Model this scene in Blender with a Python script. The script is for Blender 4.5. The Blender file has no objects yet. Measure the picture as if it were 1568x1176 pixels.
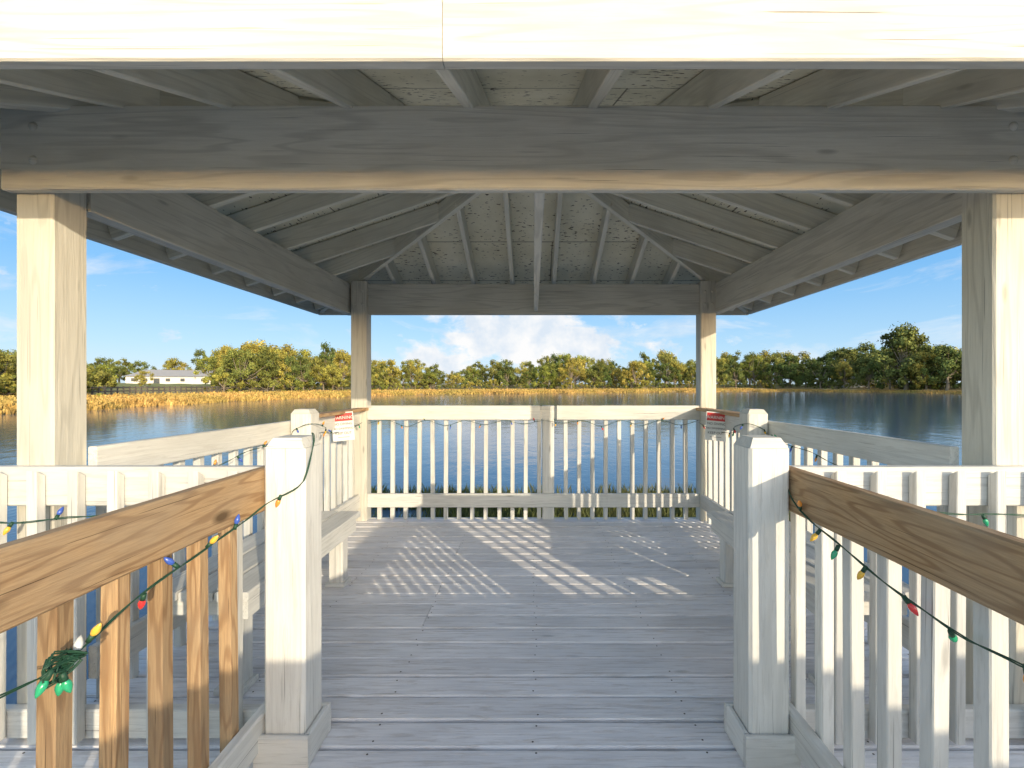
import bpy, math, random
import numpy as np
from mathutils import Vector, Matrix, noise as mnoise
random.seed(7); rng=np.random.default_rng(11)
S=bpy.context.scene
COL=S.collection

# ------------------------------------------------------------------ helpers
def link(o,parent=None):
    COL.objects.link(o)
    if parent is not None: o.parent=parent
    return o
def empty(name,loc=(0,0,0)):
    e=bpy.data.objects.new(name,None); e.empty_display_size=.2; e.location=loc
    return link(e)

class M:
    """collects boards / solids into one mesh with per-board grain coordinates"""
    def __init__(s,mats): s.v=[];s.f=[];s.bc=[];s.r=[];s.mi=[];s.mats=mats;s.sm=[]
    def prism(s,p0,p1,w,h,up=(0,0,1),ch=.004,mi=0,slant=0.0):
        p0=Vector(p0);p1=Vector(p1);d=(p1-p0);L=d.length;d.normalize()
        side=d.cross(Vector(up)).normalized();u=side.cross(d).normalized()
        a=w/2;b=h/2
        pr=[(-a+ch,-b),(a-ch,-b),(a,-b+ch),(a,b-ch),(a-ch,b),(-a+ch,b),(-a,b-ch),(-a,-b+ch)]
        o=Vector((random.uniform(-50,50),random.uniform(-50,50),random.uniform(-50,50)));rn=random.random()
        base=len(s.v)
        for e,(P,l) in enumerate(((p0,0),(p1,L))):
            for x,y in pr:
                sl=slant*(y/b) if e==1 else 0
                s.v.append(P+side*x+u*y+d*sl)
                s.bc.append((o.x+l,o.y+x,o.z+y)); s.r.append(rn)
        n=8
        for i in range(n):
            j=(i+1)%n
            s.f.append((base+i,base+j,base+n+j,base+n+i));s.mi.append(mi);s.sm.append(False)
        s.f.append(tuple(base+i for i in reversed(range(n))));s.mi.append(mi);s.sm.append(False)
        s.f.append(tuple(base+n+i for i in range(n)));s.mi.append(mi);s.sm.append(False)
    def box(s,x0,x1,y0,y1,z0,z1,mi=0,ch=.004,axis=None):
        dx,dy,dz=x1-x0,y1-y0,z1-z0;cx,cy,cz=(x0+x1)/2,(y0+y1)/2,(z0+z1)/2
        if axis is None: axis='xyz'[[dx,dy,dz].index(max(dx,dy,dz))]
        if axis=='x': s.prism((x0,cy,cz),(x1,cy,cz),dy,dz,(0,0,1),ch,mi)
        elif axis=='y': s.prism((cx,y0,cz),(cx,y1,cz),dx,dz,(0,0,1),ch,mi)
        else: s.prism((cx,cy,z0),(cx,cy,z1),dx,dy,(0,1,0),ch,mi)
    def poly(s,vs,fs,mi=0,bc=None,smooth=False):
        base=len(s.v);rn=random.random()
        for i,v in enumerate(vs):
            s.v.append(Vector(v)); s.bc.append(tuple(bc[i]) if bc else tuple(v)); s.r.append(rn)
        for f in fs: s.f.append(tuple(base+i for i in f));s.mi.append(mi);s.sm.append(smooth)
    def dome(s,c,r,axis=(0,-1,0),mi=0,k=.5):
        ax=Vector(axis).normalized();t=ax.orthogonal().normalized();b=ax.cross(t);c=Vector(c)
        vs=[];n=10
        for rr,hh in ((1,0),(.8,.6),(.4,.95)):
            for i in range(n):
                a=2*math.pi*i/n; vs.append(c+(t*math.cos(a)+b*math.sin(a))*r*rr+ax*r*k*hh)
        vs.append(c+ax*r*k)
        fs=[]
        for q in range(2):
            for i in range(n): j=(i+1)%n; fs.append((q*n+i,q*n+j,(q+1)*n+j,(q+1)*n+i))
        for i in range(n): fs.append((2*n+i,2*n+(i+1)%n,3*n))
        s.poly(vs,fs,mi,None,True)
    def done(s,name,parent=None):
        me=bpy.data.meshes.new(name); me.from_pydata([tuple(v) for v in s.v],[],s.f)
        for m in s.mats: me.materials.append(m)
        me.polygons.foreach_set('material_index',s.mi)
        me.polygons.foreach_set('use_smooth',s.sm)
        a=me.attributes.new('bc','FLOAT_VECTOR','POINT');a.data.foreach_set('vector',[c for v in s.bc for c in v])
        a=me.attributes.new('rnd','FLOAT','POINT');a.data.foreach_set('value',s.r)
        me.update()
        return link(bpy.data.objects.new(name,me),parent)

def newmat(name):
    m=bpy.data.materials.new(name);m.use_nodes=True;nt=m.node_tree
    return m,nt,nt.nodes['Principled BSDF']
class N:
    def __init__(s,nt): s.nt=nt
    def n(s,t,**k):
        x=s.nt.nodes.new(t)
        for a,b in k.items(): setattr(x,a,b)
        return x
    def l(s,a,b): s.nt.links.new(a,b)
    def ramp(s,fac,stops,interp='LINEAR'):
        r=s.n('ShaderNodeValToRGB');r.color_ramp.interpolation=interp
        e=r.color_ramp.elements
        while len(e)<len(stops): e.new(.5)
        for i,(p,c) in enumerate(stops):
            e[i].position=p;e[i].color=(c[0],c[1],c[2],1) if hasattr(c,'__len__') else (c,c,c,1)
        if fac is not None: s.l(fac,r.inputs[0])
        return r
    def noise(s,vec,scale,detail=4,rough=.55,mscale=None,dist=0,mloc=None):
        if mscale is not None:
            mp=s.n('ShaderNodeMapping');mp.inputs['Scale'].default_value=mscale
            if mloc: mp.inputs['Location'].default_value=mloc
            s.l(vec,mp.inputs['Vector']);vec=mp.outputs[0]
        x=s.n('ShaderNodeTexNoise');x.inputs['Scale'].default_value=scale;x.inputs['Detail'].default_value=detail
        x.inputs['Roughness'].default_value=rough;x.inputs['Distortion'].default_value=dist
        s.l(vec,x.inputs['Vector']);return x.outputs[0]
    def mix(s,fac,a,b,mode='MIX'):
        m=s.n('ShaderNodeMix',data_type='RGBA',blend_type=mode)
        for i,v in ((0,fac),(6,a),(7,b)):
            if hasattr(v,'is_output'): s.l(v,m.inputs[i])
            elif i==0: m.inputs[0].default_value=v
            else: m.inputs[i].default_value=(v[0],v[1],v[2],1)
        return m.outputs[2]
    def math(s,op,a,b=0,c=None,clamp=False):
        m=s.n('ShaderNodeMath',operation=op,use_clamp=clamp)
        for i,v in enumerate((a,b,c)):
            if v is None: continue
            if hasattr(v,'is_output'): s.l(v,m.inputs[i])
            else: m.inputs[i].default_value=v
        return m.outputs[0]

def painted(name,base,dark,wear=.0,weathered=(.42,.40,.36),rough=.55,tone=.08,bump=.25,crack=.8,ring=.3,streak=1.0,ct=.70):
    m,nt,P=newmat(name);g=N(nt)
    at=g.n('ShaderNodeAttribute',attribute_name='bc').outputs['Vector']
    rn=g.n('ShaderNodeAttribute',attribute_name='rnd').outputs['Fac']
    mpw=g.n('ShaderNodeMapping');mpw.inputs['Scale'].default_value=(.45,7,7);g.l(at,mpw.inputs[0])
    wn0=g.noise(mpw.outputs[0],1.2,2,.5)
    rings=g.math('SINE',g.math('MULTIPLY',wn0,58))
    grain=g.noise(at,5,4,.62,(1.0,20,20))
    big=g.noise(at,1.6,3,.55,(1,2.5,2.5))
    col=g.mix(g.math('MULTIPLY',g.ramp(grain,[(.40,0),(.70,1)]).outputs[0],.6*streak),base,dark)
    col=g.mix(g.math('MULTIPLY',g.ramp(rings,[(.45,0),(1.0,1)]).outputs[0],ring),col,tuple(c*.74 for c in dark))
    col=g.mix(g.math('MULTIPLY',g.ramp(big,[(.42,0),(.72,1)]).outputs[0],.7),col,tuple(c*.86 for c in dark))
    mp=g.n('ShaderNodeMapping');mp.inputs['Scale'].default_value=(1.3,5,5);g.l(at,mp.inputs[0])
    vo=g.n('ShaderNodeTexVoronoi');vo.inputs['Scale'].default_value=1.6;g.l(mp.outputs[0],vo.inputs['Vector'])
    kn=g.ramp(vo.outputs['Distance'],[(.04,1),(.10,0)]).outputs[0]
    col=g.mix(g.math('MULTIPLY',kn,.6),col,tuple(c*.5 for c in dark))
    if wear>0:
        wn=g.noise(at,6,5,.75,(.8,9,9),.4)
        w=g.ramp(wn,[(.60-.1*wear,0),(.70-.08*wear,1)]).outputs[0]
        col=g.mix(g.math('MULTIPLY',w,min(1,.5*wear)),col,weathered)
    ck=g.noise(at,8,2,.5,(.20,26,26))
    ckm=g.ramp(ck,[(ct,0),(ct+.018,1)]).outputs[0]
    col=g.mix(g.math('MULTIPLY',ckm,crack),col,tuple(c*.3 for c in weathered))
    t=g.math('MULTIPLY_ADD',rn,tone*2,1-tone)
    hv=g.n('ShaderNodeHueSaturation');g.l(col,hv.inputs['Color']);g.l(t,hv.inputs['Value'])
    g.l(hv.outputs[0],P.inputs['Base Color'])
    P.inputs['Roughness'].default_value=rough
    P.inputs['Specular IOR Level'].default_value=.25
    b=g.n('ShaderNodeBump');b.inputs['Strength'].default_value=bump;b.inputs['Distance'].default_value=.005
    hh=g.math('ADD',g.math('MULTIPLY_ADD',rings,-.12,grain),g.math('ADD',g.math('MULTIPLY',kn,-.5),g.math('MULTIPLY',ckm,-.9)))
    g.l(hh,b.inputs['Height']);g.l(b.outputs[0],P.inputs['Normal'])
    return m
def rawwood(name,c1,c2,c3):
    m,nt,P=newmat(name);g=N(nt)
    at=g.n('ShaderNodeAttribute',attribute_name='bc').outputs['Vector']
    rn=g.n('ShaderNodeAttribute',attribute_name='rnd').outputs['Fac']
    mpw=g.n('ShaderNodeMapping');mpw.inputs['Scale'].default_value=(.8,8,8);g.l(at,mpw.inputs[0])
    wn0=g.noise(mpw.outputs[0],1.1,3,.5)
    rings=g.ramp(g.math('SINE',g.math('MULTIPLY',wn0,85)),[(.1,0),(.95,1)]).outputs[0]
    fine=g.noise(at,10,5,.7,(1,26,26))
    big=g.noise(at,2.5,3,.6,(1,2,2))
    col=g.mix(g.math('MULTIPLY',rings,.95),c1,c2)
    col=g.mix(g.math('MULTIPLY',g.ramp(fine,[(.38,0),(.66,1)]).outputs[0],.65),col,c3)
    col=g.mix(g.math('MULTIPLY',g.ramp(big,[(.35,0),(.65,1)]).outputs[0],.4),col,(.36,.30,.22))
    mp2=g.n('ShaderNodeMapping');mp2.inputs['Scale'].default_value=(2.6,6,6);g.l(at,mp2.inputs[0])
    vo=g.n('ShaderNodeTexVoronoi');vo.inputs['Scale'].default_value=1.25;g.l(mp2.outputs[0],vo.inputs['Vector'])
    kn=g.ramp(vo.outputs['Distance'],[(.08,1),(.17,0)]).outputs[0]
    col=g.mix(g.math('MULTIPLY',kn,.85),col,tuple(c*.3 for c in c3))
    ck=g.noise(at,8,2,.5,(.25,26,26));ckm=g.ramp(ck,[(.70,0),(.715,1)]).outputs[0]
    col=g.mix(g.math('MULTIPLY',ckm,.8),col,tuple(c*.25 for c in c3))
    hv=g.n('ShaderNodeHueSaturation');g.l(col,hv.inputs['Color']);g.l(g.math('MULTIPLY_ADD',rn,.5,.72),hv.inputs['Value'])
    g.l(hv.outputs[0],P.inputs['Base Color']);P.inputs['Roughness'].default_value=.7;P.inputs['Specular IOR Level'].default_value=.2
    b=g.n('ShaderNodeBump');b.inputs['Strength'].default_value=.45;b.inputs['Distance'].default_value=.003
    g.l(fine,b.inputs['Height']);g.l(b.outputs[0],P.inputs['Normal'])
    return m
def simple(name,c,rough=.6,metal=0,spec=.4):
    m,nt,P=newmat(name);g=N(nt)
    tc=g.n('ShaderNodeTexCoord').outputs['Object']
    n=g.noise(tc,9,3,.6)
    col=g.mix(n,tuple(x*.82 for x in c),tuple(min(1,x*1.12) for x in c))
    g.l(col,P.inputs['Base Color']);P.inputs['Roughness'].default_value=rough;P.inputs['Metallic'].default_value=metal
    P.inputs['Specular IOR Level'].default_value=spec
    return m

WHITE=painted('white_paint',(.69,.665,.58),(.57,.545,.465),wear=.4,bump=.35,ring=.45,streak=.85,ct=.685)
RAIL=painted('white_rail_paint',(.72,.71,.665),(.60,.59,.55),wear=.7,bump=.35,ring=.25,streak=.85,ct=.685)
ROOFW=painted('underroof_paint',(.77,.745,.64),(.64,.61,.51),wear=.2,tone=.07,crack=.4,ring=.35)
DECK=painted('deck_paint',(.86,.84,.84),(.72,.705,.71),wear=.95,weathered=(.48,.43,.39),tone=.09,bump=.5,ring=.25)
BROWN=rawwood('treated_pine',(.52,.34,.175),(.31,.175,.08),(.27,.16,.08))
STEEL=simple('dark_nail',(.10,.085,.07),.6,.5)

# ------------------------------------------------------------------ gazebo
EX,EY0,EY1=2.35,1.15,5.15; CY=(EY0+EY1)/2; HY=(EY1-EY0)/2
ZE,ZP=2.09,2.88
gaz=empty('gazebo',(0,0,0))
m=M([WHITE])
m.box(-1.92,-1.78,1.74,1.88,-.9,2.28,ch=.008)
m.box(1.705,1.845,1.74,1.88,-.9,2.28,ch=.008)
m.box(-1.75,-1.60,4.50,4.64,-1.9,2.30,ch=.008)
m.box(1.60,1.75,4.50,4.64,-1.9,2.30,ch=.008)
for x in (-1.71,-1.64,1.64,1.71):
    for z in (2.2,2.08): m.dome((x,4.50,z),.014)
m.done('roof_posts',gaz)
m=M([WHITE])
m.box(-1.925,1.87,1.70,1.738,2.008,2.315,ch=.006)
for x in (-1.81,1.735):
    for z in (2.237,2.115): m.dome((x,1.70,z),.017)
m.box(-1.598,1.598,4.53,4.57,1.985,2.275)
m.box(-1.85,-1.772,1.882,4.68,1.995,2.28)
m.box(1.742,1.82,1.882,4.68,1.995,2.28)
m.box(.002,.042,1.74,4.528,2.012,2.20)
m.done('beams',gaz)
m=M([ROOFW]);D=.14
def zu(x,y):
    return ZP-(ZP-ZE)*max(abs(x)/EX,abs(y-CY)/HY)
def raf(x0,y0,x1,y1,w=.038,drop=0.0):
    p0=Vector((x0,y0,zu(x0,y0)+D/2-drop));p1=Vector((x1,y1,zu(x1,y1)+D/2-drop))
    m.prism(p0,p1,w,D,(0,0,1),.003)
for sx in (-1,1):
    for sy in (-1,1):
        raf(0.02*sx,CY+.02*sy,sx*(EX-.03),CY+sy*(HY-.03),.042,.012)
for x in (-2.15,-1.78,-1.36,-.975,-.59,-.21,.2,.59,.96,1.34,1.78,2.15):
    yy=CY+HY*abs(x)/EX; raf(x,yy-.0,x,EY1-.022)
for x in (-2.2,-1.92,-1.5,-1.11,-.67,-.235,.215,.65,1.08,1.49,1.92,2.2):
    yy=CY-HY*abs(x)/EX; raf(x,yy,x,EY0+.022)
y=EY0+.24
while y<EY1-.1:
    xx=EX*abs(y-CY)/HY
    for s in (-1,1): raf(s*max(xx,.02),y,s*(EX-.022),y)
    y+=.40
m.done('rafters',gaz)
m=M([WHITE]);
m.box(-EX,-.22,EY0-.02,EY0+.018,2.082,2.285,ch=.005);m.box(-.2185,EX,EY0-.0195,EY0+.0185,2.0825,2.2855,ch=.005)
m.box(-EX,EX,EY1-.018,EY1+.02,2.07,2.26)
m.box(-EX-.02,-EX+.018,EY0+.02,EY1-.02,2.075,2.262)
m.box(EX-.018,EX+.02,EY0+.02,EY1-.02,2.075,2.262)
m.done('fascia',gaz)
def sheath():
    mt,nt,P=newmat('roof_sheathing');g=N(nt)
    at=g.n('ShaderNodeAttribute',attribute_name='bc').outputs['Vector']
    big=g.noise(at,3,4,.6)
    grain=g.noise(at,6,4,.6,(2,16,2))
    col=g.mix(g.ramp(big,[(.35,0),(.7,1)]).outputs[0],(.84,.80,.64),(.68,.64,.48))
    col=g.mix(g.math('MULTIPLY',grain,.15),col,(.5,.46,.36))
    sp=g.noise(at,20,2,.55,(1.0,2.8,1)); dens=g.noise(at,2.4,3,.6,mloc=(4,2,0),mscale=(1,1,1))
    thr=g.math('SUBTRACT',sp,g.math('MULTIPLY_ADD',dens,-.24,.755))
    spm=g.math('MULTIPLY',thr,60,clamp=True)
    col=g.mix(spm,col,(.10,.075,.05))
    br=g.n('ShaderNodeTexBrick');br.inputs['Scale'].default_value=1;br.inputs['Mortar Size'].default_value=.005
    br.inputs['Brick Width'].default_value=2.44;br.inputs['Row Height'].default_value=.61;br.inputs['Mortar Smooth'].default_value=.2
    mp=g.n('ShaderNodeMapping');mp.inputs['Location'].default_value=(.9,.25,0);g.l(at,mp.inputs[0]);g.l(mp.outputs[0],br.inputs['Vector'])
    col=g.mix(g.math('MULTIPLY',br.outputs['Fac'],.8),col,(.12,.10,.07))
    g.l(col,P.inputs['Base Color']);P.inputs['Roughness'].default_value=.8;P.inputs['Specular IOR Level'].default_value=.2
    return mt
SH=simple('asphalt_shingles',(.16,.145,.13),.9)
m=M([sheath(),SH])
dz=D*1.07
pk=Vector((0,CY,ZP+dz))
cs=[Vector((-EX,EY0,ZE+dz)),Vector((EX,EY0,ZE+dz)),Vector((EX,EY1,ZE+dz)),Vector((-EX,EY1,ZE+dz))]
for i in range(4):
    a,b=cs[i],cs[(i+1)%4];e=(b-a).normalized();mid=(a+b)/2;u=(pk-mid)
    bc=[(7*i,0,0),(7*i+(b-a).length,0,0),(7*i+(b-a).length/2,u.length,0)]
    m.poly([a,b,pk],[(0,1,2)],0,bc)
    up=Vector((0,0,.03))
    aa,bb=a+up+(a-Vector((0,CY,a.z))).normalized()*.05,b+up+(b-Vector((0,CY,b.z))).normalized()*.05
    m.poly([aa,bb,pk+up],[(0,1,2)],1)
    m.poly([a,b,bb,aa],[(0,1,2,3)],1)
m.done('roof_deck',gaz)

# ------------------------------------------------------------------ floor
deck=empty('wooden_deck')
m=M([DECK,STEEL])
y=4.60;W=.1385
rows=[]
while y>1.60:
    a=random.uniform(-.01,.01)
    j=random.uniform(-.002,.002);gp=random.uniform(.009,.0145)
    brk=random.choice([None,None,-.6,.6,1.2,-1.2]) if y>1.9 else None
    xs=[-1.97+a,1.93+a]
    if brk is not None: xs=[xs[0],brk,brk,xs[1]]
    for k in range(0,len(xs),2):
        q=random.uniform(-.0015,.0015)
        m.prism((xs[k]+(.0015 if k else 0),y-W/2-gp/2+q,-.019+j),(xs[k+1]-.0015,y-W/2-gp/2-q,-.019+j),W-gp,.038,(0,0,1),.006)
    rows.append((y-W/2-.004,j)); y-=W
for yy,j in rows:
    for x in (-1.8,-1.2,-.6,0,.6,1.2,1.8):
        for q in (-.038,.038):
            cx,cy=x+random.uniform(-.012,.012)+.008,yy+q+random.uniform(-.006,.006)
            if random.random()<.12: continue
            r=.0042
            vs=[(cx+r*math.cos(t*math.pi/3),cy+r*math.sin(t*math.pi/3),j+.0012) for t in range(6)]
            m.poly(vs,[tuple(range(6))],1)
YF=y
m.done('floor_boards',deck)
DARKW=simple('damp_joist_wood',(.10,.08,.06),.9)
m=M([WHITE,DARKW])
m.box(-1.93,1.9,YF-.035,YF-.003,-.25,-.04)
m.box(-1.93,1.9,4.605,4.64,-.25,-.002)
m.box(-1.99,-1.952,YF,4.6,-.25,-.04); m.box(1.935,1.97,YF,4.6,-.25,-.04)
for x in (-1.8,-1.2,-.6,0,.6,1.2,1.8): m.box(x-.02,x+.02,YF,4.6,-.22,-.042,mi=1)
m.done('joists',deck)
walk=empty('boardwalk')
m=M([DECK,WHITE])
y=YF-.04
while y>-9:
    m.box(-1.0,.98 if not -1.9<y<-.6 else 7.2,y-W,y-.0075,-.05,-.014,ch=.005,axis='x'); y-=W  # side branch to the right and its piles are invented, they carry the shade panel
m.box(-.99,-.95,-9,YF-.05,-.25,-.054,mi=1);m.box(.93,.97,-9,YF-.05,-.25,-.054,mi=1)
for yy in (-1,-3.5,-6):
    for x in (-.9,.9): m.box(x-.07,x+.07,yy-.07,yy+.07,-2.5,-.052,mi=1)
for x in (3,6): m.box(x-.07,x+.07,-1.3,-1.16,-2.5,-.052,mi=1)
m.done('walk_boards',walk)
bf=empty('added_shade_panel');m=M([RAIL])  # unseen boarded panel, added behind the camera to shade the near floor
FT=1.33
z=.01
while z<FT-.15:
    m.box(1.0,7.2,-2.02,-1.99,z,z+.1395,ch=.001,axis='x');z+=.139
m.box(1.0,7.2,-2.0205,-1.9905,z,FT-.03,ch=.001,axis='x')
for x in (1.0,3.0,5.0,7.1): m.box(x-.045,x+.045,-2.115,-2.022,-.3,FT-.03)
m.box(.96,7.24,-2.09,-1.96,FT-.029,FT,ch=.006)
m.done('shade_panel_boards',bf)

# ------------------------------------------------------------------ railings
def newel(m,x0,x1,y0,y1,z0,z1,mi=0,cap=.03):
    m.box(x0,x1,y0,y1,z0,z1-cap,mi,ch=.010,axis='z')
    b=.022;zc=z1-cap+.0005
    vs=[(x0+.004,y0+.004,zc),(x1-.004,y0+.004,zc),(x1-.004,y1-.004,zc),(x0+.004,y1-.004,zc),
        (x0+b,y0+b,z1),(x1-b,y0+b,z1),(x1-b,y1-b,z1),(x0+b,y1-b,z1)]
    o=random.uniform(-9,9)
    m.poly(vs,[(0,1,5,4),(1,2,6,5),(2,3,7,6),(3,0,4,7),(4,5,6,7)],mi,[(o+v[0],v[1],v[2]) for v in vs])
def collar(m,x0,x1,y0,y1,z=0):
    t=.022;h=.11
    for (a,b,c,d) in ((x0-t,x1+t,y0-t,y0-.001),(x0-t,x1+t,y1+.001,y1+t),(x0-t,x0-.001,y0,y1),(x1+.001,x1+t,y0,y1)):
        m.box(a,b,c,d,z+.002,z+h,ch=.006,axis='x' if b-a>d-c else 'y')
def bal(m,x,y,z0,z1,mi=0,t=.038,slant=0,up=(0,1,0)):
    e=random.uniform(-.004,.004);q=random.uniform(-.003,.003)
    m.prism((x+e,y+(q if slant==0 else 0),z0),(x-e,y-(q if slant==0 else 0),z1),t,t,up,.003,mi,slant)

gr=empty('gazebo_railing')
m=M([RAIL])
m.box(-1.598,.06,4.52,4.558,.967,1.105,ch=.006);m.box(.225,1.598,4.52,4.558,.967,1.105,ch=.006)
m.box(-1.598,1.598,4.52,4.558,.125,.256,ch=.005)
m.box(.085,.20,4.562,4.67,-.5,1.10,ch=.008)
m.box(.0605,.2245,4.561,4.5615+.02,.975,1.098,ch=.002)
x=-1.50
while x<1.58:
    if not(.06<x<.22): bal(m,x,4.58,-.02,1.04)
    x+=.1295
for s,xi,xf in ((-1,-1.66,-1.765),(1,1.60,1.685)):
    a,b=sorted((xi,xi+s*.038)); xc=xi+s*.019
    for z0,z1 in ((.93,1.055),(.125,.256)):
        m.box(a,b,3.342,4.50,z0,z1,ch=.005)
        m.prism((xf,1.883,(z0+z1)/2),(xc,3.34,(z0+z1)/2),.038,z1-z0,(0,0,1),.005)
    y=1.97
    while y<4.46:
        xx=xc if y>3.34 else xf+(xc-xf)*(y-1.883)/(3.34-1.883)
        bal(m,xx+s*.04,y,-.02,1.02); y+=.1295
    a,b=sorted((xi+s*.0,xi-s*.14))
    newel(m,a+ (.001 if s<0 else -.001),b+(.001 if s<0 else -.001),3.20,3.34,.001,1.135)
for s,xa,xb in ((-1,-2.12,-.93),(1,.885,2.12)):
    m.box(xa,xb,1.70,1.738,.863,1.005,ch=.005)
    m.box(xa,xb,1.70,1.738,.02,.125,ch=.005)
    x=xa+.06
    while x<xb-.03:
        bal(m,x,1.68,.03,.985,slant=-.012,t=.036,up=(0,1,0)); x+=.142
m.done('white_rails',gr)
m=M([BROWN])
m.box(-1.685,-1.585,3.345,4.60,1.058,1.086,ch=.004);m.box(1.56,1.66,3.345,4.60,1.058,1.086,ch=.004)
m.done('brown_cap_rails',gr)

for s in (-1,1):
    w=empty('walkway_railing')
    m=M([RAIL,BROWN])
    x0,x1=(-.926,-.785) if s<0 else (.74,.88)
    newel(m,x0,x1,1.61,1.75,-.01,1.118,0,.035)
    collar(m,x0,x1,1.61,1.75)
    xr=(-.968,-.93) if s<0 else (.884,.922)
    ye=-3.0 if s<0 else -.62
    m.box(xr[0],xr[1],ye,1.69,.864,1.013,mi=1,ch=.006)
    m.box(xr[0],xr[1],ye,1.69,.05,.17,mi=0,ch=.006)
    xb=xr[0]-.021 if s<0 else xr[1]+.021
    y=1.525
    while y>ye:
        bal(m,xb,y,-.06,.90 if s>0 else .89,mi=1 if (s<0) else 0,t=.04); y-=.139
    m.done('rail_parts',w)

# ------------------------------------------------------------------ benches
for s in (-1,1):
    b=empty('wooden_bench')
    m=M([RAIL])
    xi=1.17
    for k in range(3):
        a,c=sorted((s*(xi+.148*k),s*(xi+.148*k+.14)))
        m.box(a,c,1.93,3.18,.412,.45,ch=.006)
    a,c=sorted((s*(xi+.02),s*(xi+.055)))
    m.box(a,c,1.96,3.15,.325,.410,ch=.004)
    for yy in (2.02,3.07):
        a,c=sorted((s*(xi+.06),s*(xi+.15)))
        m.box(a,c,yy-.045,yy+.045,.001,.409,ch=.006)
        a2,c2=sorted((s*(xi+.045),s*(xi+.165)))
        m.box(a2,c2,yy-.06,yy+.06,.002,.03,ch=.006,axis='x')
        a,c=sorted((s*(xi+.152),s*(xi+.42)))
        m.box(a,c,yy-.02,yy+.02,.32,.41)
    m.done('bench_parts',b)

# ------------------------------------------------------------------ signs
SW=simple('sign_white',(.74,.74,.72),.4);SR=simple('sign_red',(.55,.03,.03),.4);SK=simple('sign_black',(.03,.03,.03),.5)
for s,cx in ((-1,-1.60),(1,1.535)):
    e=empty('warning_sign',(cx,3.95,.955));e.rotation_euler=(math.radians(-4),math.radians(4*s),math.radians(-18*s))
    m=M([SW,SR,SK])
    m.box(-.085,.085,-.002,.002,-.12,.12,0,ch=.0008,axis='z')
    m.box(-.078,.078,-.0036,-.0022,.045,.112,1,ch=.0003,axis='x')
    m.box(-.045,.045,-.0034,-.0022,-.0915,-.0885,2,ch=.0002,axis='x')
    m.prism((-.07,0,.118),(-.07-.02*s,.01,.15),.002,.002,(0,1,0),.0003,2)
    m.prism((.07,0,.118),(.07-.02*s,.01,.15),.002,.002,(0,1,0),.0003,2)
    m.done('panel',e)
    for t,z,sz,mt in (('WARNING',.062,.036,SW),('NO DIVING',.012,.028,SK),('NO SWIMMING',-.025,.023,SK),('KEEP OUT',-.065,.028,SK)):
        c=bpy.data.curves.new('lettering','FONT');c.body=t;c.size=sz;c.align_x='CENTER';c.extrude=.0004;c.materials.append(mt)
        o=link(bpy.data.objects.new('lettering',c),e);o.location=(0,-.0045,z);o.rotation_euler=(math.pi/2,0,0)

# ------------------------------------------------------------------ string lights
WIRE=simple('green_wire',(.02,.07,.04),.5)
def bulbmat(n,c):
    m,nt,P=newmat(n);P.inputs['Base Color'].default_value=(*c,1);P.inputs['Roughness'].default_value=.18
    P.inputs['Coat Weight'].default_value=.5
    return m
BM=[bulbmat('bulb_red',(.70,.04,.04)),bulbmat('bulb_yellow',(.85,.50,.06)),bulbmat('bulb_blue',(.05,.11,.45)),bulbmat('bulb_green',(.03,.38,.18)),bulbmat('bulb_orange',(.8,.30,.05)),bulbmat('bulb_white',(.75,.75,.70))]
def lathe(m,c,ax,prof,mi,n=10):
    ax=Vector(ax).normalized();t=ax.orthogonal().normalized();b=ax.cross(t);c=Vector(c);vs=[];fs=[]
    for h,r in prof:
        for i in range(n):
            a=2*math.pi*i/n;vs.append(c+ax*h+(t*math.cos(a)+b*math.sin(a))*r)
    for q in range(len(prof)-1):
        for i in range(n): j=(i+1)%n;fs.append((q*n+i,q*n+j,(q+1)*n+j,(q+1)*n+i))
    m.poly(vs,fs,mi,None,True)
def string(pts,bulbs,seed=0,wr=.0016,sc=.78):
    random.seed(seed)
    e=empty('string_lights')
    cu=bpy.data.curves.new('wire','CURVE');cu.dimensions='3D';cu.bevel_depth=wr;cu.bevel_resolution=2;cu.materials.append(WIRE)
    P=[Vector(p) for p in pts]
    out=[]
    for i in range(len(P)-1):
        p0=P[max(i-1,0)];p1=P[i];p2=P[i+1];p3=P[min(i+2,len(P)-1)]
        n=max(2,int((p2-p1).length/.02))
        for k in range(n):
            t=k/n
            out.append(.5*((2*p1)+(-p0+p2)*t+(2*p0-5*p1+4*p2-p3)*t*t+(-p0+3*p1-3*p2+p3)*t**3))
    out.append(P[-1])
    for ph in (0,math.pi):
        sp=cu.splines.new('POLY');sp.points.add(len(out)-1)
        for i,p in enumerate(out):
            a=ph+i*.5
            sp.points[i].co=(p.x+.0018*math.cos(a),p.y+.0018*math.sin(a*1.0),p.z+.0018*math.sin(a)+.004*math.sin(i*.37),1)
    link(bpy.data.objects.new('wire',cu),e)
    m=M([WIRE]+BM)
    L=[0]
    for i in range(1,len(out)): L.append(L[-1]+(out[i]-out[i-1]).length)
    if isinstance(bulbs,float):
        bl=[];d=.1;k=seed
        while d<L[-1]: bl.append((d/L[-1],k%5));d+=bulbs*random.uniform(.8,1.25);k+=random.choice((1,2,3))
    else: bl=bulbs
    for f,ci in bl:
        i=min(range(len(L)),key=lambda q:abs(L[q]-f*L[-1]));p=out[i]
        ax=Vector((random.uniform(-.5,.5),random.uniform(-.5,.5),random.choice((-1,-1,-.6,.5))))
        lathe(m,p,ax,[(x*sc,r*sc) for x,r in ((0,.001),(0,.007),(.022,.0075),(.022,.001))],0)
        lathe(m,p+ax.normalized()*.0225*sc,ax,[(x*sc,r*sc) for x,r in ((0,.006),(.004,.0085),(.012,.0105),(.02,.0095),(.03,.006),(.037,.002),(.038,.0002))],1+ci)
    m.done('bulbs',e)
    return e
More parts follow.
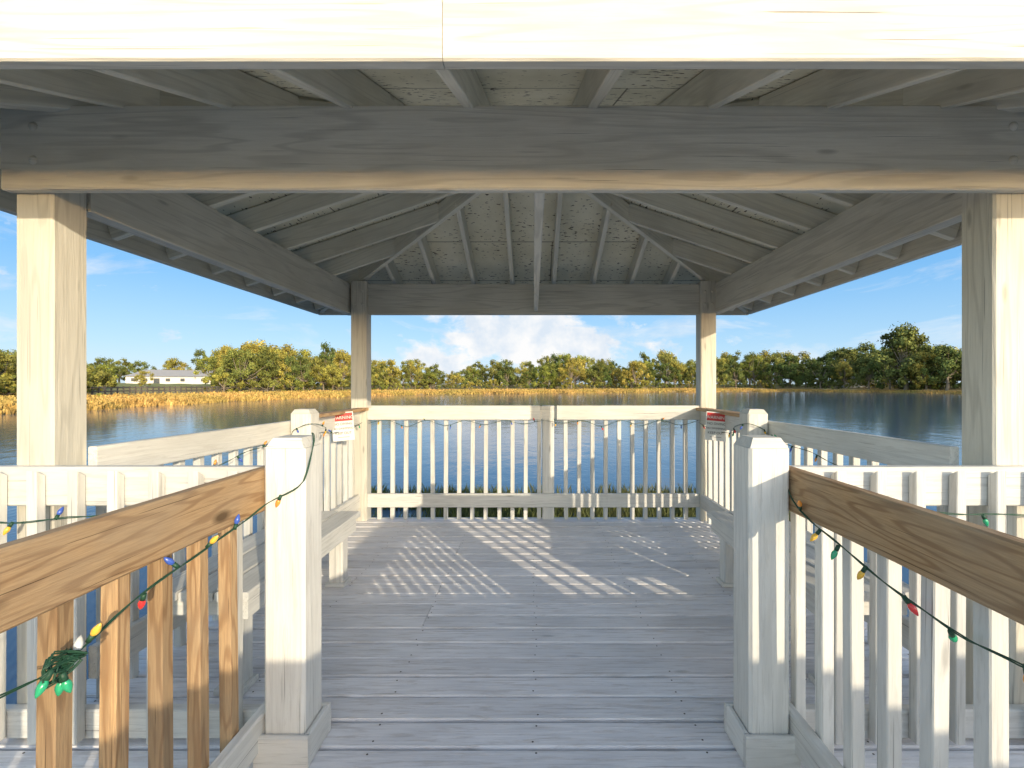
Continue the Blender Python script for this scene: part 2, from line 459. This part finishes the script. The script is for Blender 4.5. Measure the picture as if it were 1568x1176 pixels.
string([(-.80,1.70,1.128),(-.775,1.66,1.10),(-.772,1.60,1.0),(-.80,1.597,.955),(-.90,1.597,.905),(-.918,1.48,.862),(-.918,1.28,.84),(-.918,1.07,.80),(-.91,.911,.765),(-.91,.81,.765),(-.91,.5,.80),(-.92,-.4,.84)],
  [(.13,4),(.215,2),(.265,1),(.315,2),(.36,0),(.42,1),(.52,2),(.60,1),(.64,3),(.66,5),(.68,1),(.8,0)],3)
tg=[]
random.seed(5)
for i in range(26):
    a=i*1.9;tg.append((-.905+.012*math.cos(a*1.3),.90+.035*math.cos(a)+random.uniform(-.012,.012),.762+.018*math.sin(a)+random.uniform(-.01,.01)))
string(tg,[(.1,3),(.3,3),(.5,3),(.75,5),(.95,3)],5)
string([(.86,1.70,1.122),(.885,1.66,1.02),(.875,1.605,.93),(.878,1.50,.875),(.876,1.37,.845),(.876,1.216,.819),(.874,1.057,.794),(.874,.963,.785),(.874,.863,.80),(.88,.4,.85)],
  [(.2,4),(.28,1),(.34,3),(.42,1),(.50,0),(.60,3),(.70,4),(.85,2)],4)
string([(-2.1,1.655,.84),(-1.85,1.652,.82),(-1.6,1.655,.835),(-1.35,1.652,.87),(-1.1,1.655,.90),(-.95,1.66,.93)],.17,9)
string([(.90,1.655,.93),(1.2,1.652,.87),(1.5,1.655,.85),(1.8,1.652,.84),(2.1,1.655,.85)],.2,12)
bk=[]
for i in range(18): bk.append((-1.58+i*3.16/17,4.512,.965+(.0 if i%2 else -.03-.03*((i*7)%5)/4)))
string(bk,.25,21,.0013,.7)
for s,xx in ((-1,-1.65),(1,1.59)):
    string([(xx+s*.06,1.95,.93),(xx+s*.03,2.3,.86),(xx+s*.01,2.7,.91),(xx,3.15,.95),(xx*.985 ,3.19,1.0),(xx*.92,3.18,1.04),(xx*.90,3.35,1.0),(xx*.985,3.7,.93),(xx*.985,4.1,.90),(xx*.99,4.48,.95)],.2,30+s,.0013,.7)

# ------------------------------------------------------------------ terrain & lake
WZ=-1.0
cp=[(-180,8),(-135,12),(-90,40),(-65,50),(-48.6,56),(-43.4,60),(-35.7,72.6),(-23.8,95),(-13,121),(0,129),(10,146),(19,175),(28,204),(36,190),(42.2,171),(46.2,159),(60,125),(90,60),(135,14),(180,8)]
def rs(phi):
    phi=(phi+180)%360-180
    for (a,ra),(b,rb) in zip(cp,cp[1:]):
        if a<=phi<=b:
            t=(phi-a)/(b-a);r=ra+(rb-ra)*t;break
    return r*(1+.02*math.sin(phi*.9)+.012*math.sin(phi*2.3+1))
def gz(s,phi=0):
    if s<=0: return WZ-.03-min(1.6,-s*.12)
    return WZ+.25*min(1,s/1.5)+2.9*(1-math.exp(-s/45))
def gpt(phi,s):
    r=rs(phi)+s;a=math.radians(phi);return Vector((r*math.sin(a),r*math.cos(a),gz(s)))
def mesh_np(name,v,f,mats,parent=None,attrs=None,smooth=False):
    me=bpy.data.meshes.new(name);me.from_pydata(v,[],f)
    for x in mats: me.materials.append(x)
    if attrs is not None:
        a=me.attributes.new('rnd','FLOAT','POINT');a.data.foreach_set('value',attrs)
    if smooth: me.polygons.foreach_set('use_smooth',[True]*len(me.polygons))
    return me
mt,nt,P=newmat('shore_ground');g=N(nt)
geo=g.n('ShaderNodeNewGeometry').outputs['Position'];sep=g.n('ShaderNodeSeparateXYZ');g.l(geo,sep.inputs[0])
n1=g.noise(geo,.09,5,.6);n2=g.noise(geo,1.3,5,.7)
dry=g.mix(n2,(.55,.36,.13),(.36,.23,.08));gre=g.mix(n2,(.36,.31,.08),(.19,.20,.045))
f=g.math('ADD',g.math('MULTIPLY_ADD',sep.outputs[2],.8,.05),g.math('MULTIPLY_ADD',n1,1.6,-.8),clamp=True)
g.l(g.mix(f,dry,gre),P.inputs['Base Color']);P.inputs['Roughness'].default_value=.95
b=g.n('ShaderNodeBump');b.inputs['Strength'].default_value=.8;b.inputs['Distance'].default_value=.2;g.l(n2,b.inputs['Height']);g.l(b.outputs[0],P.inputs['Normal'])
GR=mt
NA=360;us=[0.02,.3,.6,.8,.9,.96,.985];ss=[0,.8,1.6,3,6,10,16,25,40,60,90,140,250,500,1200,4000]
V=[];F=[]
for i in range(NA):
    phi=-180+i*360/NA;a=math.radians(phi);R=rs(phi)
    for u in us: V.append((R*u*math.sin(a),R*u*math.cos(a),WZ-.03-min(1.6,R*(1-u)*.12)))
    for s_ in ss: r=R+s_;V.append((r*math.sin(a),r*math.cos(a),gz(s_)+(.15*math.sin(phi*3.1+s_) if s_>2 else 0)))
K=len(us)+len(ss)
for i in range(NA):
    j=(i+1)%NA
    for k in range(K-1): F.append((i*K+k,i*K+k+1,j*K+k+1,j*K+k))
F.append(tuple(i*K for i in range(NA)))
link(bpy.data.objects.new('ground',mesh_np('ground',V,F,[GR],smooth=True)))
mt,nt,P=newmat('lake_water');g=N(nt)
geo=g.n('ShaderNodeNewGeometry').outputs['Position']
a1=g.noise(geo,1.1,3,.6,(1,.55,1));a2=g.noise(geo,5.5,2,.6,(1,.6,1));a3=g.noise(geo,.05,3,.5)
P.inputs['Base Color'].default_value=(.07,.115,.16,1);P.inputs['Roughness'].default_value=.08;P.inputs['IOR'].default_value=1.33
h=g.math('ADD',g.math('MULTIPLY',a1,1.0),g.math('MULTIPLY',a2,.25))
b=g.n('ShaderNodeBump');b.inputs['Distance'].default_value=.08;g.l(g.math('MULTIPLY_ADD',a3,.5,.0),b.inputs['Strength']);g.l(h,b.inputs['Height']);g.l(b.outputs[0],P.inputs['Normal'])
V=[];n=64
for i in range(n): a=2*math.pi*i/n;V.append((270*math.cos(a),80+270*math.sin(a),WZ))
link(bpy.data.objects.new('lake_water',mesh_np('lake_water',V,[tuple(range(n))],[mt])))

def leafmat(name,c1,c2,c3,sc=.35):
    m,nt,P=newmat(name);g=N(nt)
    ob=g.n('ShaderNodeTexCoord').outputs['Object'];oi=g.n('ShaderNodeObjectInfo').outputs['Random']
    rn=g.n('ShaderNodeAttribute',attribute_name='rnd').outputs['Fac']
    col=g.mix(g.ramp(g.noise(ob,sc,2,.6),[(.38,0),(.62,1)]).outputs[0],c1,c2)
    col=g.mix(g.math('MULTIPLY',oi,.8),col,c3)
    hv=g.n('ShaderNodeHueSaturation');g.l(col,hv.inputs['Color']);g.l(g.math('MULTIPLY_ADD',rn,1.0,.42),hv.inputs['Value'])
    g.l(hv.outputs[0],P.inputs['Base Color']);P.inputs['Roughness'].default_value=.7;P.inputs['Specular IOR Level'].default_value=.1
    return m
OAK=leafmat('oak_foliage',(.26,.28,.055),(.12,.165,.035),(.38,.30,.07))
OAK2=leafmat('olive_foliage',(.17,.20,.05),(.08,.12,.035),(.27,.25,.06))
DKF=leafmat('dark_foliage',(.12,.165,.045),(.06,.10,.03),(.17,.18,.05))
BARK=simple('bark',(.24,.20,.15),.9)
def tube(V,F,A,p,q,r0,r1,n=6):
    d=(q-p).normalized();t=d.orthogonal().normalized();b=d.cross(t);base=len(V)
    for P_,r in ((p,r0),(q,r1)):
        for i in range(n): a=2*math.pi*i/n;V.append(tuple(P_+(t*math.cos(a)+b*math.sin(a))*r));A.append(.5)
    for i in range(n): j=(i+1)%n;F.append((base+i,base+j,base+n+j,base+n+i))
def tree_mesh(name,H,Wd,seed,leaf,nclump=34,nleaf=85,lmat=OAK,low=.18,top=1.0):
    r=random.Random(seed);V=[];F=[];A=[]
    lean=Vector((r.uniform(-.08,.08)*H,r.uniform(-.05,.05)*H,0))
    fork=Vector((0,0,H*.28))+lean*.3
    tube(V,F,A,Vector((0,0,-.5)),fork*.5+Vector((.02*H,0,0)),.035*H,.026*H,8);tube(V,F,A,fork*.5+Vector((.02*H,0,0)),fork,.026*H,.022*H,8)
    cl=[]
    for i in range(nclump):
        a=r.uniform(0,2*math.pi);zz=r.uniform(low,1)**.8
        prof=math.sin(math.pi*min(1,max(.08,(zz*.78+.16))))**.7
        rr=Wd/2*prof*r.uniform(.35,1)
        c=Vector((rr*math.cos(a),rr*math.sin(a),H*(zz*.88)+r.uniform(-.04,.04)*H))+lean*zz
        cl.append((c,H*r.uniform(.05,.13)))
    for c,cr in cl[::2]:
        k=fork.lerp(c,.5)+Vector((0,0,-.04*H));tube(V,F,A,fork,k,.013*H,.008*H,5);tube(V,F,A,k,c,.008*H,.002*H,4)
    nb=len(F)
    for c,cr in cl:
        tone=r.uniform(.0,.75)
        for i in range(nleaf):
            d=Vector((r.gauss(0,1),r.gauss(0,1),r.gauss(0,.75))).normalized()*cr*(r.random()**.4)*r.uniform(.7,1.35)
            p=c+d;s=leaf*r.uniform(.5,1.3)
            n_=(d.normalized()+Vector((r.gauss(0,.5),r.gauss(0,.5),r.gauss(0,.5)))).normalized();t=n_.orthogonal().normalized();b=n_.cross(t)
            an=r.uniform(0,6.28);t,b=t*math.cos(an)+b*math.sin(an),b*math.cos(an)-t*math.sin(an)
            base=len(V);V+= [tuple(p-t*s*.5),tuple(p+b*s*.32),tuple(p+t*s*.5),tuple(p-b*s*.32+n_*s*.12)]
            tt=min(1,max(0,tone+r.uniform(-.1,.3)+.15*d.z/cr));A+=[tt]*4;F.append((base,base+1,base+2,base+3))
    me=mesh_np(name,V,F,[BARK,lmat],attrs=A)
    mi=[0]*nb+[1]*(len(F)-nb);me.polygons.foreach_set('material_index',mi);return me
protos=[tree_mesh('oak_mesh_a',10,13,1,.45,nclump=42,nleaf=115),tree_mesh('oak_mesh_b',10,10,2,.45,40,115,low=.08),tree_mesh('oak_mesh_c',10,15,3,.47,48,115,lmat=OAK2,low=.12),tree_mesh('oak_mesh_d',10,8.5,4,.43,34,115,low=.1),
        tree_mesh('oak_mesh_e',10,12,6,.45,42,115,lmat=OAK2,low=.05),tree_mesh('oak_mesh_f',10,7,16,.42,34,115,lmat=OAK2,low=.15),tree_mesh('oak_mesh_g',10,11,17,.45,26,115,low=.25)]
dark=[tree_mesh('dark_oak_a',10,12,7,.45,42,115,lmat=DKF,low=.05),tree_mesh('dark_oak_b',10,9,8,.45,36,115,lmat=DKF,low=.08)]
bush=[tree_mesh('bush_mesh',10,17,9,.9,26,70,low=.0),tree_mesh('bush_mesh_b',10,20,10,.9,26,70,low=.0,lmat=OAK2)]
F0=720.
prof=[(-60,530),(0,528),(60,545),(135,547),(200,547),(240,557),(270,547),(300,541),(345,532),(375,522),(420,524),(455,534),(500,532),(540,538),(600,551),(660,560),(700,562),(740,547),(790,562),(830,546),(900,546),(960,553),(1010,543),(1060,550),(1100,543),(1180,540),(1235,547),(1300,537),(1340,530),(1440,526),(1500,528),(1640,530)]
def topat(x):
    for (a,ya),(b,yb) in zip(prof,prof[1:]):
        if a<=x<=b: return ya+(yb-ya)*(x-a)/(b-a)
    return 545
tr=empty('distant_trees');R=random.Random(42)
def put(me,p,h,parent,wob=1.0):
    o=bpy.data.objects.new('tree',me);link(o,parent);o.location=p
    k=h/10.;o.scale=(k*wob,k*wob,k);o.rotation_euler=(0,0,R.uniform(0,6.28));return o
x=-70.
while x<1640:
    for row,(s0,s1) in enumerate(((14,26),(32,55),(65,95))):
        xx=x+R.uniform(-10,10);ph=math.degrees(math.atan((xx-817)/F0))
        house=130<xx<335
        if house and row<2: continue
        s=R.uniform(s0,s1)+(45 if house else 0);p=gpt(ph,s)
        yt=topat(xx)+R.uniform(-9,11)+(5 if row==0 else 0)
        if row==0 and R.random()<.35: yt+=12
        h=max(3.5,(1.3+(590-yt)*p.y/F0)-p.z)*1.04
        me=R.choice(dark if (xx>1180 and R.random()<.8) or R.random()<.22 else protos)
        put(me,p-Vector((0,0,.3)),h,tr,R.uniform(.7,1.1))
    for q in range(2):
        xx=x+R.uniform(-14,14)
        if 140<xx<325: continue
        ph=math.degrees(math.atan((xx-817)/F0));s=R.uniform(12,28);p=gpt(ph,s)
        put(R.choice(bush if xx<1180 else bush+[dark[0]]),p-Vector((0,0,.4)),R.uniform(2.2,4.2),tr)
    x+=R.uniform(17,27)
bt=tree_mesh('big_tree_mesh',10,9.5,77,.42,75,110,lmat=DKF,low=.0)
ph=math.degrees(math.atan((1388-817)/F0));p=gpt(ph,9);h=1.3+(590-495)*p.y/F0-p.z
o=bpy.data.objects.new('oak_tree',bt);link(o);o.location=p;o.scale=(h/10,)*3;o.rotation_euler=(0,0,1)
for xx,yt,s in ((325,543,38),(158,556,34),(222,566,40),(1330,545,12),(1450,525,10)):
    ph=math.degrees(math.atan((xx-817)/F0));p=gpt(ph,s);h=1.3+(590-yt)*p.y/F0-p.z
    o=bpy.data.objects.new('oak_tree',protos[1] if xx<1000 else dark[1]);link(o);o.location=p;o.scale=(h/10,)*3;o.rotation_euler=(0,0,xx)

def grassmat(name,c1,c2):
    m,nt,P=newmat(name);g=N(nt)
    rn=g.n('ShaderNodeAttribute',attribute_name='rnd').outputs['Fac']
    geo=g.n('ShaderNodeNewGeometry').outputs['Position']
    c=g.mix(g.ramp(g.noise(geo,.08,3,.6),[(.35,0),(.65,1)]).outputs[0],c1,c2)
    hv=g.n('ShaderNodeHueSaturation');g.l(c,hv.inputs['Color']);g.l(g.math('MULTIPLY_ADD',rn,.7,.6),hv.inputs['Value'])
    g.l(hv.outputs[0],P.inputs['Base Color']);P.inputs['Roughness'].default_value=.8;P.inputs['Specular IOR Level'].default_value=.1;return m
V=[];F=[];A=[]
for i in range(42000):
    ph=R.uniform(-56,52);s=R.uniform(-1.2,13)*R.random()**.35 if ph<25 else R.uniform(-1.5,3);p=gpt(ph,s)
    if s<0: p.z=WZ-.1
    h=R.uniform(.2,.5);w=R.uniform(.05,.2);a=R.uniform(0,6.28);d=Vector((math.cos(a),math.sin(a),0))*w
    b=len(V);t_=Vector((R.uniform(-.25,.25),R.uniform(-.2,.2),h));V+=[tuple(p-d),tuple(p+d),tuple(p+t_+d*.5),tuple(p+t_*1.1-d*.4)];A+=[R.random()]*4;F.append((b,b+1,b+2,b+3))
link(bpy.data.objects.new('shore_reeds',mesh_np('shore_reeds',V,F,[grassmat('dry_reed',(.56,.35,.115),(.40,.31,.09))],attrs=A)))
V=[];F=[];A=[]
for i in range(15000):
    x_=R.uniform(-4.0,4.6);y_=R.uniform(7.3,9.9)
    if mnoise.noise(Vector((x_*.7,y_*.9,0)))<-.22: continue
    h=R.uniform(.10,.34);w=R.uniform(.006,.013);a=R.uniform(0,6.28);d=Vector((math.cos(a)*w,math.sin(a)*w,0));p=Vector((x_,y_,WZ-.05))
    ln=Vector((R.uniform(-.15,.15),R.uniform(-.15,.15),0));b=len(V)
    V+=[tuple(p-d),tuple(p+d),tuple(p+ln*.4+d+Vector((0,0,h*.6))),tuple(p+ln*.4-d+Vector((0,0,h*.6))),tuple(p+ln+Vector((0,0,h)))]
    A+=[R.random()]*5;F+=[(b,b+1,b+2,b+3),(b+3,b+2,b+4)]
link(bpy.data.objects.new('lake_grass',mesh_np('lake_grass',V,F,[grassmat('water_grass',(.07,.10,.035),(.15,.14,.05))],attrs=A)))

HW=simple('house_stucco',(.68,.67,.64),.8);HR=simple('house_roof',(.33,.325,.32),.9);HG=simple('window_glass',(.05,.07,.09),.15)
def hip(m,x0,x1,y0,y1,z,h):
    o=.6;x0-=o;x1+=o;y0-=o;y1+=o;k=(y1-y0)/2;yc=(y0+y1)/2
    m.poly([(x0,y0,z),(x1,y0,z),(x1,y1,z),(x0,y1,z),(x0+k,yc,z+h),(x1-k,yc,z+h)],[(0,1,5,4),(1,2,5),(2,3,4,5),(3,0,4),(0,3,2,1)],1)
hs=empty('white_house',(-96,128,1.6));hs.rotation_euler=(0,0,math.radians(30));hs.scale=(.78,.78,.8)
m=M([HW,HR,HG])
m.box(-14,14,-4.5,4.5,-1,2.5,0,ch=.02,axis='x');m.box(5,13,-7,-4.52,-1,2.5,0,ch=.02,axis='x')
hip(m,-14,14,-4.5,4.5,2.51,2.3);hip(m,5,13,-7,-1,2.525,1.8)
for x_ in (-12,-9,-3,1): m.box(x_-.6,x_+.6,-4.56,-4.49,.9,1.9,2,ch=.01,axis='x')
for x_ in (7,11): m.box(x_-.6,x_+.6,-7.06,-6.99,.9,1.9,2,ch=.01,axis='x')
m.box(-6.8,-5.2,-4.57,-4.49,-.3,1.9,2,ch=.01,axis='z')
m.done('house_body',hs)
for ps,rz in (((-8,176,.9),10),((124,180,.9),-28)):
    h2=empty('white_house',ps);h2.rotation_euler=(0,0,math.radians(rz));h2.scale=(.8,.8,.8);m=M([HW,HR,HG]);m.box(-6,6,-4,4,-1,2.8,0,ch=.02,axis='x');hip(m,-6,6,-4,4,2.81,1.9)
    for x_ in (-3,0,3): m.box(x_-.7,x_+.7,-4.06,-3.99,.8,2.1,2,ch=.01,axis='x')
    m.done('house_body',h2)
fe=empty('shore_fence');m=M([simple('dark_fence',(.10,.085,.075),.8)])
prev=None
for i in range(46):
    ph=-52+i*.42;p=gpt(ph,17)
    m.box(p.x-.07,p.x+.07,p.y-.07,p.y+.07,p.z-.2,p.z+1.0,ch=.01,axis='z')
    if prev is not None:
        for zz in (.4,.85): m.prism(prev+Vector((0,0,zz)),p+Vector((0,0,zz)),.05,.14,(0,0,1),.01)
    prev=p
m.done('fence_parts',fe)

# ------------------------------------------------------------------ light
AZ=math.radians(32);EL=math.radians(13)
sd=Vector((math.sin(AZ)*math.cos(EL),-math.cos(AZ)*math.cos(EL),math.sin(EL)))
L=bpy.data.lights.new('sun','SUN');L.energy=4.3;L.angle=math.radians(.45);L.color=(1,.85,.62)
o=link(bpy.data.objects.new('sun',L));o.rotation_euler=(-sd).to_track_quat('-Z','Y').to_euler();o.location=(5,-8,6)
w=bpy.data.worlds.new('World');S.world=w;w.use_nodes=True;nt=w.node_tree;g=N(nt)
bg=nt.nodes['Background'];bg.inputs[1].default_value=.15
sk=g.n('ShaderNodeTexSky');sk.sky_type='NISHITA';sk.sun_disc=False;sk.sun_elevation=EL;sk.sun_rotation=math.pi-AZ
sk.air_density=1.0;sk.dust_density=.6;sk.ozone_density=1.5
tc=g.n('ShaderNodeTexCoord').outputs['Generated'];sp=g.n('ShaderNodeSeparateXYZ');g.l(tc,sp.inputs[0])
X,Y,Z=sp.outputs
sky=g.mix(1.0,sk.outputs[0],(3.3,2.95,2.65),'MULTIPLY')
deep=g.ramp(Z,[(0,(.56,.77,.96)),(.07,(.39,.67,.95)),(.2,(.17,.48,.90)),(.45,(.11,.36,.85)),(1,(.16,.34,.70))]).outputs[0]
deep=g.mix(1.0,deep,(6.6,6.6,6.6),'MULTIPLY')
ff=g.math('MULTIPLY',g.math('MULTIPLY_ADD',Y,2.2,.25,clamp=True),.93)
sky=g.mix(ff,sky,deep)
n1=g.noise(tc,8.5,7,.6,(1,1,1.7),.2,(3.1,0,.4))
dx=g.math('MULTIPLY',g.math('ADD',X,-.005),3.1);dzz=g.math('MULTIPLY',g.math('ADD',Z,-.085),8.5)
e2=g.math('ADD',g.math('MULTIPLY',dx,dx),g.math('MULTIPLY',dzz,dzz))
reg=g.math('SUBTRACT',1,e2,clamp=True);front=g.math('GREATER_THAN',Y,0)
c1=g.math('MULTIPLY',g.ramp(g.math('ADD',n1,g.math('MULTIPLY',reg,.38)),[(.63,0),(.75,1)]).outputs[0],front)
n2=g.noise(tc,3.6,6,.62,(1,1,3.2),.5,(7.7,2.6,1))
c2=g.math('MULTIPLY',g.ramp(n2,[(.52,0),(.70,1)]).outputs[0],.7)
cl=g.math('MAXIMUM',c1,c2)
cl=g.math('MULTIPLY',cl,g.ramp(Z,[(.0,0),(.03,1)]).outputs[0])
n3=g.noise(tc,12,4,.6)
cc=g.mix(g.ramp(n3,[(.38,0),(.58,1)]).outputs[0],(4.9,5.5,6.2),(6.6,6.6,6.6))
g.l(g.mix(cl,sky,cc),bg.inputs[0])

# ------------------------------------------------------------------ camera
c=bpy.data.cameras.new('camera');c.sensor_width=36;c.lens=36*720/1568;c.shift_x=-33/1568;c.shift_y=.0013;c.clip_start=.02;c.clip_end=9000
co=link(bpy.data.objects.new('camera',c));co.location=(0,0,1.3);co.rotation_euler=(math.pi/2,0,0)
S.camera=co
S.view_settings.view_transform='Standard';S.view_settings.look='None';S.view_settings.exposure=0
